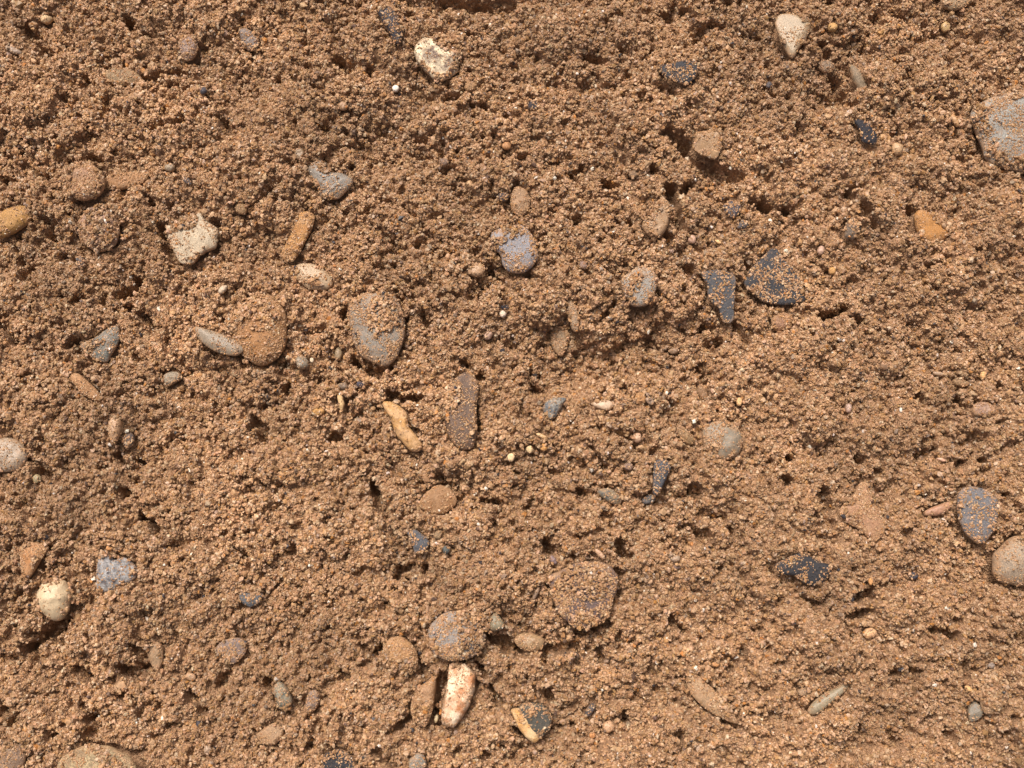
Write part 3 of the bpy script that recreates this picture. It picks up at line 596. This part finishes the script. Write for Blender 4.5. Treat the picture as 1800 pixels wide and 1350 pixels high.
# pits, cracks and holes: polyline of photo points, half width, depth
HOLES = [
    ([(655,852),(664,872),(672,888),(682,906)], 7, 48), ([(112,1090),(84,1104),(66,1122),(48,1134)], 9, 44), ([(95,1112),(90,1125)], 8, 30),
    ([(252,908),(265,919),(277,931)], 6, 34), ([(1448,558),(1466,552),(1484,548)], 8, 40), ([(1497,559),(1508,566)], 5, 22),
    ([(1514,1050),(1524,1044),(1532,1034)], 8, 40), ([(1495,1083),(1512,1078),(1525,1070)], 6, 26),
    ([(1176,334),(1182,352),(1188,372),(1191,396)], 8, 42), ([(1202,336),(1208,330)], 6, 28), ([(1180,238),(1192,250),(1206,262)], 10, 28),
    ([(1222,282),(1248,298),(1280,308),(1300,312)], 9, 16), ([(1063,327),(1080,328)], 8, 34), ([(1018,305),(1022,300)], 6, 24),
    ([(450,738),(458,756),(464,768)], 8, 34), ([(238,488),(232,506),(208,518)], 7, 32), ([(228,536),(224,540)], 7, 30), ([(246,550),(262,568)], 5, 24),
    ([(182,520),(180,532)], 5, 26), ([(688,700),(712,702),(732,704)], 8, 32), ([(866,1122),(874,1130),(896,1134),(912,1140)], 10, 38),
    ([(960,1152),(985,1142),(1012,1134)], 9, 30), ([(624,640),(640,650),(662,656),(680,646)], 8, 34), ([(1086,956),(1094,975)], 9, 36),
    ([(960,958),(972,968)], 8, 34), ([(1738,1000),(1744,1016)], 9, 34), ([(1672,884),(1678,900)], 6, 28), ([(706,1004),(724,998),(740,1002)], 9, 22),
    ([(1014,1108),(1030,1112),(1050,1104),(1068,1092)], 6, 26), ([(1080,1000),(1090,1010),(1086,1040)], 4, 18), ([(214,1182),(230,1184),(266,1172)], 9, 30), ([(240,1146),(252,1150)], 9, 26),
    ([(134,1180),(150,1186)], 9, 28), ([(156,1284),(170,1276)], 10, 28), ([(1180,1084),(1188,1100),(1204,1108)], 6, 28), ([(0,566),(14,588),(26,602)], 6, 26),
    ([(780,4),(830,6),(900,6)], 8, 16), ([(600,108),(608,116)], 8, 22), ([(590,104),(594,110)], 5, 20), ([(1440,84),(1452,100)], 9, 28), ([(1466,140),(1478,165)], 9, 24),
    ([(1598,372),(1604,392),(1600,412)], 8, 28), ([(1490,342),(1512,372),(1530,402)], 6, 26), ([(284,398),(290,420),(300,446),(314,462)], 6, 30),
    ([(1664,1112),(1674,1116)], 8, 30), ([(778,1186),(770,1220),(764,1250)], 8, 32), ([(852,1186),(866,1214),(882,1236)], 6, 28), ([(686,1288),(720,1262),(740,1240)], 5, 22),
    ([(1340,362),(1348,366)], 7, 30), ([(1383,368),(1388,370)], 6, 26), ([(1322,352),(1330,356)], 5, 24), ([(1172,418),(1176,440)], 5, 24), ([(1000,308),(1008,312)], 6, 24),
    ([(1012,392),(1020,390)], 6, 26), ([(1082,394),(1084,398)], 5, 26), ([(1106,398),(1108,402)], 5, 26), ([(1144,300),(1146,304)], 6, 24), ([(1090,92),(1096,96)], 7, 24),
    ([(1030,100),(1050,106)], 6, 22), ([(40,45),(52,60)], 8, 26), ([(70,90),(84,100)], 8, 26), ([(160,240),(150,252)], 6, 22), ([(156,280),(180,288)], 5, 24),
    ([(270,228),(300,224),(330,222)], 6, 22), ([(250,136),(280,132),(325,128)], 4, 20), ([(170,340),(186,334)], 5, 26), ([(30,412),(40,408)], 5, 24),
    ([(95,400),(94,420)], 7, 22), ([(262,350),(268,362)], 5, 22), ([(380,392),(386,396)], 5, 22), ([(398,218),(406,240)], 6, 24), ([(222,33),(232,48)], 6, 26),
    ([(608,545),(604,556)], 6, 28), ([(700,524),(703,528)], 5, 26), ([(710,570),(708,584)], 5, 24), ([(500,640),(520,648)], 6, 22), ([(288,592),(292,618)], 4, 20),
    ([(504,676),(502,690)], 6, 26), ([(585,772),(592,768)], 7, 26), ([(610,710),(612,716)], 5, 24), ([(836,720),(842,756)], 4, 24), ([(841,660),(848,666)], 6, 26),
    ([(815,638),(816,644)], 6, 26), ([(746,556),(752,576)], 5, 22), ([(860,464),(864,478)], 4, 24), ([(842,494),(848,506)], 5, 22), ([(775,843),(790,850)], 6, 26),
    ([(850,880),(874,886)], 5, 20), ([(1058,560),(1078,532)], 4, 22), ([(930,660),(938,690)], 6, 20), ([(1088,680),(1100,694)], 7, 20), ([(1236,640),(1244,668)], 6, 24),
    ([(1294,568),(1306,588),(1314,600)], 6, 24), ([(1240,575),(1252,572)], 6, 24), ([(1265,597),(1270,594)], 5, 22), ([(1206,472),(1214,478)], 7, 24), ([(1314,462),(1318,468)], 5, 26),
    ([(1040,790),(1060,820)], 4, 20), ([(1018,862),(1030,868)], 6, 22), ([(1214,860),(1220,868)], 8, 22), ([(1234,940),(1246,952)], 9, 26), ([(1278,932),(1282,936)], 6, 24),
    ([(1310,1150),(1314,1160)], 7, 24), ([(1270,1268),(1300,1280)], 4, 22), ([(1194,1286),(1200,1302)], 6, 26), ([(1100,1260),(1104,1272)], 7, 22), ([(1008,1276),(1012,1278)], 5, 24),
    ([(964,1216),(970,1230)], 6, 26), ([(906,1278),(916,1286)], 5, 26), ([(1052,1140),(1060,1164)], 6, 22), ([(1088,1120),(1092,1126)], 6, 22), ([(1450,870),(1456,920)], 8, 20),
    ([(1500,806),(1512,812)], 6, 26), ([(1380,840),(1386,842)], 6, 26), ([(1390,804),(1392,806)], 5, 24), ([(1612,696),(1620,706)], 6, 24), ([(1680,730),(1714,732)], 3, 18),
    ([(1756,872),(1758,880)], 5, 26), ([(1640,1108),(1644,1110)], 5, 22), ([(1600,1178),(1614,1180)], 5, 24), ([(1562,1180),(1574,1182)], 5, 22), ([(1692,1162),(1698,1190)], 6, 22),
    ([(1566,1290),(1582,1306)], 6, 22), ([(1664,1290),(1672,1296)], 6, 24), ([(1512,1280),(1516,1290)], 5, 22), ([(180,350),(150,360)], 4, 20), ([(345,1230),(350,1250)], 7, 24),
    ([(330,1222),(332,1230)], 6, 22), ([(160,1260),(172,1272)], 7, 24), ([(150,1240),(158,1246)], 6, 24), ([(212,1226),(216,1230)], 6, 22), ([(464,1200),(470,1204)], 6, 26),
    ([(640,1140),(646,1146)], 5, 22), ([(668,1142),(660,1150)], 5, 22), ([(600,1182),(610,1186)], 6, 20), ([(740,1172),(744,1180)], 6, 24), ([(840,1165),(846,1172)], 6, 24),
    ([(664,1318),(690,1346)], 7, 20), ([(40,1310),(50,1340)], 4, 24), ([(8,1240),(20,1250)], 8, 22), ([(22,1268),(34,1258)], 6, 22), ([(72,985),(78,1000)], 5, 26),
    ([(205,800),(214,812)], 6, 24), ([(240,808),(248,812)], 5, 24), ([(70,832),(82,838)], 7, 26), ([(212,860),(216,870)], 6, 24), ([(420,600),(430,646)], 3, 14),
]
wn1 = fnoise(4)
for pts, hw, dep in HOLES:
    hw *= 1.2; dep *= 1.5
    P = np.array([to_ground(*p) for p in pts])
    x0, y0 = P.min(0) - hw * 2 - 6; x1, y1 = P.max(0) + hw * 2 + 6
    j0, i0 = cell(x0, y0); j1, i1 = cell(x1, y1)
    sl = (slice(j0, j1 + 1), slice(i0, i1 + 1))
    d = np.full(GX[sl].shape, 1e9)
    for a, b in zip(P[:-1], P[1:]):
        ab = b - a; L = max((ab ** 2).sum(), 1e-6)
        t = np.clip(((GX[sl] - a[0]) * ab[0] + (GY[sl] - a[1]) * ab[1]) / L, 0, 1)
        d = np.minimum(d, np.hypot(GX[sl] - a[0] - t * ab[0], GY[sl] - a[1] - t * ab[1]))
    d = d + wn1[sl] * hw * .32
    k = np.clip((hw * 1.25 - d) / (hw * .6), 0, 1)
    ok = ~inside[sl]
    F[sl] = np.where(ok, F[sl] - dep * k * k * (3 - 2 * k), F[sl])
# countless little pores
for cx, cy, r in zip(rng.uniform(X0 + 30, X1 - 30, 900), rng.uniform(Y0 + 30, Y1 - 30, 900), 2.6 + 5.0 * rng.random(900) ** 2):
    j, i = cell(cx, cy); m = int(r * 1.6 / RS) + 1
    sl = (slice(j - m, j + m + 1), slice(i - m, i + m + 1))
    if inside[sl].any(): continue
    a = rng.uniform(0, 3.14); dx = GX[sl] - cx; dy = GY[sl] - cy
    u = (dx * math.cos(a) + dy * math.sin(a)) / 1.5; v = -dx * math.sin(a) + dy * math.cos(a)
    k = np.clip((r * 1.2 - np.hypot(u, v) + wn1[sl] * r * .25) / (r * .6), 0, 1)
    F[sl] -= k * (1.8 * r + 5)

# ------------------------------------------------------------------ ground sheet
STEP = 2.5
inner_x = np.arange(X0 + 6, X1 - 6 + .1, STEP); inner_y = np.arange(Y0 + 6, Y1 - 6 + .1, STEP)
grow = np.cumsum(6.0 * 1.22 ** np.arange(48)); 
ax = np.concatenate([inner_x[0] - grow[::-1], inner_x, inner_x[-1] + grow])
ay = np.concatenate([inner_y[0] - grow[::-1], inner_y, inner_y[-1] + grow])
AX, AY = np.meshgrid(ax, ay)
Fs = smooth(F, 1.2) - .9
under = np.where(inside, np.minimum(Pmap - 9, B - 12), Fs)
ij = cell(AX, AY)
Z = np.minimum(Fs[ij], under[ij])
edge = np.maximum(np.maximum(X0 - AX, AX - X1), np.maximum(Y0 - AY, AY - Y1)) 
fade = np.clip(1 - np.maximum(edge + 6, 0) / 600.0, 0, 1)
far = 8 * np.sin(AX * .011 + np.sin(AY * .007) * 2) * np.cos(AY * .013) 
out = edge > -6
Z = np.where(out, Z * fade + far * (1 - fade), Z)
wx, wy = world_xy(AX, AY)
verts = np.stack([wx.ravel(), wy.ravel(), (Z * U).ravel()], 1)
ny, nx = AX.shape
idx = np.arange(ny * nx).reshape(ny, nx)
faces = np.stack([idx[:-1, :-1], idx[1:, :-1], idx[1:, 1:], idx[:-1, 1:]], -1).reshape(-1, 4)

def mesh_np(name, v, f):
    me = bpy.data.meshes.new(name)
    me.vertices.add(len(v)); me.vertices.foreach_set('co', v.astype(np.float32).ravel())
    me.loops.add(f.size); me.loops.foreach_set('vertex_index', f.astype(np.int32).ravel())
    me.polygons.add(len(f)); me.polygons.foreach_set('loop_start', (np.arange(len(f)) * f.shape[1]).astype(np.int32))
    me.update(calc_edges=True); me.validate()
    return me

# ------------------------------------------------------------------ materials
def new_mat(name):
    m = bpy.data.materials.new(name); m.use_nodes = True
    nt = m.node_tree
    return m, nt, nt.nodes['Principled BSDF']
def noise(nt, scale, detail=4, rough=.6, vec=None):
    n = nt.nodes.new('ShaderNodeTexNoise'); n.inputs['Scale'].default_value = scale
    n.inputs['Detail'].default_value = detail; n.inputs['Roughness'].default_value = rough
    if vec is not None: nt.links.new(vec, n.inputs['Vector'])
    return n
def ramp(nt, src, stops):
    r = nt.nodes.new('ShaderNodeValToRGB')
    while len(r.color_ramp.elements) < len(stops): r.color_ramp.elements.new(.5)
    for e, (p, c) in zip(r.color_ramp.elements, stops):
        e.position = p; e.color = (*c, 1) if len(c) == 3 else c
    nt.links.new(src, r.inputs[0]); return r
def mix(nt, fac, a, b, mode='MIX'):
    n = nt.nodes.new('ShaderNodeMix'); n.data_type = 'RGBA'; n.blend_type = mode
    for sock, val in ((n.inputs[0], fac), (n.inputs[6], a), (n.inputs[7], b)):
        if hasattr(val, 'is_linked'): nt.links.new(val, sock)
        elif isinstance(val, (int, float)): sock.default_value = val
        else: sock.default_value = (*val, 1)
    return n.outputs[2]
def bump(nt, src, strength, dist, prev=None):
    b = nt.nodes.new('ShaderNodeBump'); b.inputs['Strength'].default_value = strength; b.inputs['Distance'].default_value = dist
    nt.links.new(src, b.inputs['Height'])
    if prev is not None: nt.links.new(prev, b.inputs['Normal'])
    return b.outputs[0]

SAND = (0.44, 0.245, 0.118)
m_sand, nt, bs = new_mat('sand_bed')
tc = nt.nodes.new('ShaderNodeTexCoord')
n1 = noise(nt, 900, 5, .7, tc.outputs['Object']); n2 = noise(nt, 60, 3, .5, tc.outputs['Object'])
vo = nt.nodes.new('ShaderNodeTexVoronoi'); vo.inputs['Scale'].default_value = 1700; nt.links.new(tc.outputs['Object'], vo.inputs['Vector'])
c1 = ramp(nt, vo.outputs['Color'], [(0.1, (.24, .13, .066)), (.5, (.37, .215, .113)), (.9, (.48, .30, .175))])
c2 = mix(nt, .35, c1.outputs[0], ramp(nt, n2.outputs[0], [(.35, (.30, .16, .08)), (.65, (.42, .235, .12))]).outputs[0])
nt.links.new(c2, bs.inputs['Base Color']); bs.inputs['Roughness'].default_value = .8
nt.links.new(bump(nt, vo.outputs['Distance'], .9, .0006, bump(nt, n1.outputs[0], .6, .001)), bs.inputs['Normal'])

ground = bpy.data.objects.new('ground', mesh_np('ground', verts, faces)); C.objects.link(ground)
ground.data.materials.append(m_sand)
tag(ground, 'bed of damp brown sand that the stones lie in', 'sand', kind='structure')

# grains: colour comes from each grain's own attribute
m_grain, nt, bs = new_mat('sand_grain')
at = nt.nodes.new('ShaderNodeAttribute'); at.attribute_type = 'INSTANCER'; at.attribute_name = 'grain_color'
tc = nt.nodes.new('ShaderNodeTexCoord')
gn = noise(nt, 1.6, 3, .6, tc.outputs['Object'])
nt.links.new(mix(nt, .5, at.outputs['Color'], ramp(nt, gn.outputs[0], [(.3, (.62, .6, .58)), (.7, (1.15, 1.15, 1.15))]).outputs[0], 'MULTIPLY'), bs.inputs['Base Color'])
bs.inputs['Roughness'].default_value = .52
bs.inputs['Specular IOR Level'].default_value = .35

# stones: Object Info colour, a second colour as an object attribute
def stone_material(name, rough, spec, mot_scale, mot_amt, speck, bump_s, film_col=(.40, .24, .13), sss=0.0, two=False):
    m, nt, bs = new_mat(name)
    tc = nt.nodes.new('ShaderNodeTexCoord'); oi = nt.nodes.new('ShaderNodeObjectInfo')
    loc = nt.nodes.new('ShaderNodeVectorMath'); loc.operation = 'ADD'
    sc = nt.nodes.new('ShaderNodeVectorMath'); sc.operation = 'SCALE'; sc.inputs['Scale'].default_value = 3.0
    nt.links.new(oi.outputs['Location'], sc.inputs[0])
    nt.links.new(tc.outputs['Object'], loc.inputs[0]); nt.links.new(sc.outputs[0], loc.inputs[1])
    V = loc.outputs[0]
    at2 = nt.nodes.new('ShaderNodeAttribute'); at2.attribute_type = 'OBJECT'; at2.attribute_name = 'second_color'
    atf = nt.nodes.new('ShaderNodeAttribute'); atf.attribute_type = 'OBJECT'; atf.attribute_name = 'film'
    na = noise(nt, mot_scale, 5, .62, V)
    fac = ramp(nt, na.outputs[0], [(.42, (0, 0, 0)), (.62, (1, 1, 1))]).outputs[0]
    col = mix(nt, fac, oi.outputs['Color'], at2.outputs['Color']) if two else oi.outputs['Color']
    nb = noise(nt, mot_scale * 2.3, 6, .7, V)
    col = mix(nt, mot_amt, col, ramp(nt, nb.outputs[0], [(.25, (.45, .44, .43)), (.5, (.95, .95, .95)), (.75, (1.35, 1.33, 1.3))]).outputs[0], 'MULTIPLY')
    nc = noise(nt, 2600, 2, .5, V)
    col = mix(nt, speck, col, ramp(nt, nc.outputs[0], [(.36, (.35, .34, .34)), (.5, (1, 1, 1)), (.66, (1.6, 1.55, 1.5))]).outputs[0], 'MULTIPLY')
    # thin film of clay and fine sand stuck to the surface, in patches
    nf = noise(nt, 330, 5, .7, V)
    th = nt.nodes.new('ShaderNodeMath'); th.operation = 'ADD'; nt.links.new(nf.outputs[0], th.inputs[0])
    sh = nt.nodes.new('ShaderNodeMath'); sh.operation = 'MULTIPLY_ADD'; nt.links.new(atf.outputs['Fac'], sh.inputs[0]); sh.inputs[1].default_value = .55; sh.inputs[2].default_value = -.33
    nt.links.new(sh.outputs[0], th.inputs[1])
    ar = nt.nodes.new('ShaderNodeAttribute'); ar.attribute_name = 'rim'
    rp = nt.nodes.new('ShaderNodeMath'); rp.operation = 'POWER'; nt.links.new(ar.outputs['Fac'], rp.inputs[0]); rp.inputs[1].default_value = 5.0
    rm_ = nt.nodes.new('ShaderNodeMath'); rm_.operation = 'MULTIPLY_ADD'; nt.links.new(rp.outputs[0], rm_.inputs[0]); rm_.inputs[1].default_value = .22
    nt.links.new(th.outputs[0], rm_.inputs[2]); th = rm_
    ns = noise(nt, 1500, 2, .5, V)
    sp = nt.nodes.new('ShaderNodeMath'); sp.operation = 'MULTIPLY_ADD'; nt.links.new(ns.outputs[0], sp.inputs[0]); sp.inputs[1].default_value = .45
    nt.links.new(th.outputs[0], sp.inputs[2]); sp2 = nt.nodes.new('ShaderNodeMath'); sp2.operation = 'SUBTRACT'; nt.links.new(sp.outputs[0], sp2.inputs[0]); sp2.inputs[1].default_value = .215; th = sp2
    ff = ramp(nt, th.outputs[0], [(.38, (0, 0, 0)), (.62, (.85, .85, .85))]).outputs[0]
    col = mix(nt, ff, col, film_col)
    nt.links.new(col, bs.inputs['Base Color'])
    bs.inputs['Roughness'].default_value = rough; bs.inputs['Specular IOR Level'].default_value = spec
    if sss:
        bs.inputs['Subsurface Weight'].default_value = sss
        bs.inputs['Subsurface Radius'].default_value = (.002, .0014, .0009)
        bs.inputs['Subsurface Scale'].default_value = 1.0
    b = bump(nt, nb.outputs[0], bump_s, .0012)
    b = bump(nt, nc.outputs[0], .35, .0003, b)
    nt.links.new(b, bs.inputs['Normal'])
    return m
MATS = dict(
    quartz=stone_material('quartz_pebble', .42, .5, 220, .35, .18, .25),
    matte=stone_material('grey_stone', .6, .4, 300, .45, .45, .4),
    slate=stone_material('dark_flint', .58, .35, 420, .45, .35, .5),
    ochre=stone_material('ochre_stone', .62, .35, 300, .4, .25, .45, two=True),
    chalk=stone_material('white_crust', .62, .35, 200, .3, .2, .5, two=True),
    mottle=stone_material('mottled_stone', .5, .45, 380, .5, .4, .6, two=True),
)

# ------------------------------------------------------------------ stones as meshes
NA, TR = 72, np.array([.08, .17, .26, .35, .44, .53, .61, .69, .76, .82, .88, .93, .965, .988, 1.0])
BR = np.array([.93, .78, .55, .28])
CATS = dict(stone='stone', pebble='pebble', flint='flint', stone_chip='stone chip')
GRPS = dict(stone='stones half buried in the sand', pebble='rounded pebbles half buried in the sand',
            flint='dark flint and slate pieces in the sand', stone_chip='small stone chips lying in the sand')
for s in STONES:
    small = s['rm'] < 16
    na = 26 if small else NA
    tr = TR[::2] if small else TR
    tr = np.append(tr[tr < 1], 1.0)
    th = -math.pi + (np.arange(na) + .5) * 2 * math.pi / na
    R = np.interp(th, s['ks'], s['tab'], period=2 * math.pi)
    vs = []
    cx, cy = s['c']
    z0, _ = stone_top(s, np.array([cx]), np.array([cy])); vs.append((cx, cy, z0[0]))
    for t in tr:
        x = cx + np.cos(th) * R * t; y = cy + np.sin(th) * R * t
        z, _ = stone_top(s, x, y)
        vs += list(zip(x, y, z))
    rim = np.array(vs[-na:])
    hb = max(s['H'] * 1.0, s['rm'] * .5)
    for t in BR:
        x = cx + np.cos(th) * R * t; y = cy + np.sin(th) * R * t
        vs += list(zip(x, y, rim[:, 2] * t + s['z'] * (1 - t) - hb * math.sqrt(1 - t * t)))
    vs.append((cx, cy, s['z'] - hb))
    V = np.array(vs)
    bz = V[:, 2].min()
    ox, oy = world_xy(cx, cy); 
    wx, wy = world_xy(V[:, 0], V[:, 1])
    W = np.stack([wx - ox, wy - oy, (V[:, 2] - bz) * U], 1)
    fs = []; nr = len(tr) + len(BR)
    for k in range(na): fs.append((0, 1 + (k + 1) % na, 1 + k))
    for q in range(nr - 1):
        a, b = 1 + q * na, 1 + (q + 1) * na
        for k in range(na):
            fs.append((a + k, a + (k + 1) % na, b + (k + 1) % na, b + k))
    last = len(V) - 1; a = 1 + (nr - 1) * na
    for k in range(na): fs.append((a + k, a + (k + 1) % na, last))
    me = bpy.data.meshes.new(s['name']); me.from_pydata([tuple(v) for v in W], [], fs)
    me.validate(); me.update()
    me.polygons.foreach_set('use_smooth', [True] * len(me.polygons))
    o = bpy.data.objects.new(s['name'], me); C.objects.link(o)
    o.location = (float(ox), float(oy), float(bz * U))
    rimv = np.zeros(len(V)); tl = np.concatenate([[0], np.repeat(tr, na), np.repeat(np.ones(len(BR)), na), [1]]); rimv[:] = tl
    ra = me.attributes.new('rim', 'FLOAT', 'POINT'); ra.data.foreach_set('value', rimv.astype(np.float32))
    me.materials.append(MATS[s['mat']])
    k = .93
    c0 = lin(s['col']); c1 = lin(s['col2'])
    if s['mat'] == 'ochre': c0 = c0 * .62 + .38 * np.array((.42, .28, .16)); c1 = c1 * .72 + .28 * np.array((.40, .26, .14))
    if s['mat'] == 'quartz' and s['rm'] > 14: c0 = c0 * (.92 if 'egg' in s['label'] else .78)
    if s['mat'] in ('matte', 'quartz', 'slate', 'mottle'): c0 = c0 * np.array((.975, 1.0, 1.05)); c1 = c1 * np.array((.975, 1.0, 1.05))
    o.color = (*[float(v) for v in c0 * k], 1)
    o['second_color'] = [float(v) for v in c1 * k]
    o['film'] = float(s['film']) * .7
    s['obj'] = o
    if s['part_of']:
        par = next(q['obj'] for q in STONES if q['label'] == s['part_of'])
        o.parent = par; o.location = o.location - par.location
        o['label'] = s['label']
    else:
        tag(o, s['label'], CATS[s['name']], GRPS[s['name']])

# ------------------------------------------------------------------ grains of sand
def pick(n, fine=False):
    """grain radii and colours"""
    base = np.array([
        (.425, .249, .128), (.47, .292, .163), (.365, .206, .101), (.50, .330, .200), (.39, .214, .091),
        (.25, .138, .066), (.54, .395, .255), (.32, .225, .155), (.14, .085, .058), (.80, .70, .58), (.055, .048, .050), (.45, .20, .058)])
    w = np.array([24, 21, 18, 13, 8, 7, 4.0, 2.5, 1.2, .35, .4, 1.0]); w /= w.sum()
    k = rng.choice(len(base), n, p=w)
    col = base[k] * rng.uniform(.86, 1.12, (n, 1)) * rng.uniform(.96, 1.04, (n, 3))
    return col
N1 = 620000
px = rng.uniform(X0 + 8, X1 - 8, N1); py = rng.uniform(Y0 + 8, Y1 - 8, N1)
j, i = cell(px, py)
f = F[j, i]; isb = bare[j, i] & (f <= Pmap[j, i] + .8)
rad = np.exp(rng.normal(math.log(1.7), .40, N1)); rad = np.clip(rad, .7, 3.8)
big = rng.random(N1) < .006; rad[big] *= rng.uniform(1.3, 1.9, big.sum())
keep = ~isb
px, py, f, rad = px[keep], py[keep], f[keep], rad[keep]
ins_k = inside[j, i][keep]
pz = f + rad * np.where(ins_k, rng.uniform(-.2, .7, len(f)), rng.uniform(-.9, .3, len(f)))
col = pick(len(f))
tone = 1 + .07 * fnoise(60)[j, i][keep] + .06 * fnoise(18)[j, i][keep]
col = np.clip(col * tone[:, None], 0.01, .9)
PX, PY, PZ, PR, PC = [px], [py], [pz], [rad], [col]
# fine grains clinging to the stones
dn = fnoise(7)
for si, s in enumerate(STONES):
    if s['dust'] <= 0: continue
    fine = 1.2 if s['mat'] == 'slate' else .95
    n = int(s['area'] * s['dust'] * (1.6 if s['mat'] == 'slate' else 1.5) / (math.pi * fine ** 2))
    if n < 1: continue
    R = s['tab'].max()
    x = rng.uniform(-R, R, n * 6) + s['c'][0]; y = rng.uniform(-R, R, n * 6) + s['c'][1]
    jj, ii = cell(x, y)
    z, t = stone_top(s, x, y)
    ok = (t < .97) & (SID[jj, ii] == si) & bare[jj, ii] & (rng.random(n * 6) < np.clip(.45 + .4 * dn[jj, ii] + .6 * np.clip(t - .6, 0, 1), .06, 1))
    x, y, z = x[ok][:n], y[ok][:n], z[ok][:n]
    r = np.clip(np.exp(rng.normal(math.log(fine), .34, len(x))), .45, 2.6)
    PX.append(x); PY.append(y); PZ.append(z + r * .25); PR.append(r); PC.append(np.clip(pick(len(x)) * 1.12, 0, .9))
PX, PY, PZ, PR = map(np.concatenate, (PX, PY, PZ, PR)); PC = np.concatenate(PC)
n = len(PX)
wx, wy = world_xy(PX, PY)
gm = bpy.data.meshes.new('sand_grains')
gm.vertices.add(n); gm.vertices.foreach_set('co', np.stack([wx, wy, PZ * U], 1).astype(np.float32).ravel())
def attr(name, typ, data, field):
    a = gm.attributes.new(name, typ, 'POINT'); a.data.foreach_set(field, np.ascontiguousarray(data).ravel())
attr('grain_rot', 'FLOAT_VECTOR', rng.uniform(0, 6.283, (n, 3)).astype(np.float32), 'vector')
stretch = rng.uniform(.55, 1.40, (n, 3)); 
attr('grain_scale', 'FLOAT_VECTOR', (stretch * PR[:, None] * U).astype(np.float32), 'vector')
attr('grain_color', 'FLOAT_COLOR', np.concatenate([PC, np.ones((n, 1))], 1).astype(np.float32), 'color')
attr('grain_shape', 'INT', rng.integers(0, 6, n).astype(np.int32), 'value')
grains = bpy.data.objects.new('sand_grains', gm); C.objects.link(grains)
tag(grains, 'damp orange brown sand grains clumped in crumbs all over the ground', 'sand', kind='stuff')

ng = bpy.data.node_groups.new('sand_grains', 'GeometryNodeTree')
ng.interface.new_socket('Geometry', in_out='INPUT', socket_type='NodeSocketGeometry')
ng.interface.new_socket('Geometry', in_out='OUTPUT', socket_type='NodeSocketGeometry')
gi = ng.nodes.new('NodeGroupInput'); go = ng.nodes.new('NodeGroupOutput')
join = ng.nodes.new('GeometryNodeJoinGeometry')
L = ng.links
for k in range(6):
    ico = ng.nodes.new('GeometryNodeMeshIcoSphere'); ico.inputs['Radius'].default_value = 1.0; ico.inputs['Subdivisions'].default_value = 1 + (k == 0)
    pos = ng.nodes.new('GeometryNodeInputPosition')
    add = ng.nodes.new('ShaderNodeVectorMath'); add.operation = 'ADD'; add.inputs[1].default_value = (k * 7.3, k * 3.1, k * 5.7)
    L.new(pos.outputs[0], add.inputs[0])
    nz = ng.nodes.new('ShaderNodeTexNoise'); nz.inputs['Scale'].default_value = 1.5; nz.inputs['Detail'].default_value = 2
    L.new(add.outputs[0], nz.inputs['Vector'])
    sub = ng.nodes.new('ShaderNodeVectorMath'); sub.operation = 'SUBTRACT'; sub.inputs[1].default_value = (.5, .5, .5)
    L.new(nz.outputs['Color'], sub.inputs[0])
    scl = ng.nodes.new('ShaderNodeVectorMath'); scl.operation = 'SCALE'; scl.inputs['Scale'].default_value = 2.3
    L.new(sub.outputs[0], scl.inputs[0])
    sp = ng.nodes.new('GeometryNodeSetPosition'); L.new(ico.outputs[0], sp.inputs['Geometry']); L.new(scl.outputs[0], sp.inputs['Offset'])
    sm = ng.nodes.new('GeometryNodeSetMaterial'); sm.inputs['Material'].default_value = m_grain
    ss = ng.nodes.new('GeometryNodeSetShadeSmooth'); ss.inputs['Shade Smooth'].default_value = False
    L.new(sp.outputs[0], ss.inputs[0]); L.new(ss.outputs[0], sm.inputs[0])
    g2i = ng.nodes.new('GeometryNodeGeometryToInstance'); L.new(sm.outputs[0], g2i.inputs[0])
    L.new(g2i.outputs[0], join.inputs[0])
iop = ng.nodes.new('GeometryNodeInstanceOnPoints')
iop.inputs['Pick Instance'].default_value = True
def named(name, typ):
    a = ng.nodes.new('GeometryNodeInputNamedAttribute'); a.data_type = typ; a.inputs['Name'].default_value = name
    return a.outputs[0]
L.new(gi.outputs[0], iop.inputs['Points']); L.new(join.outputs[0], iop.inputs['Instance'])
L.new(named('grain_shape', 'INT'), iop.inputs['Instance Index'])
L.new(named('grain_rot', 'FLOAT_VECTOR'), iop.inputs['Rotation'])
L.new(named('grain_scale', 'FLOAT_VECTOR'), iop.inputs['Scale'])
L.new(iop.outputs[0], go.inputs[0])
md = grains.modifiers.new('grains', 'NODES'); md.node_group = ng
gm.materials.append(m_grain)
print('stones', len(STONES), 'grains', n)
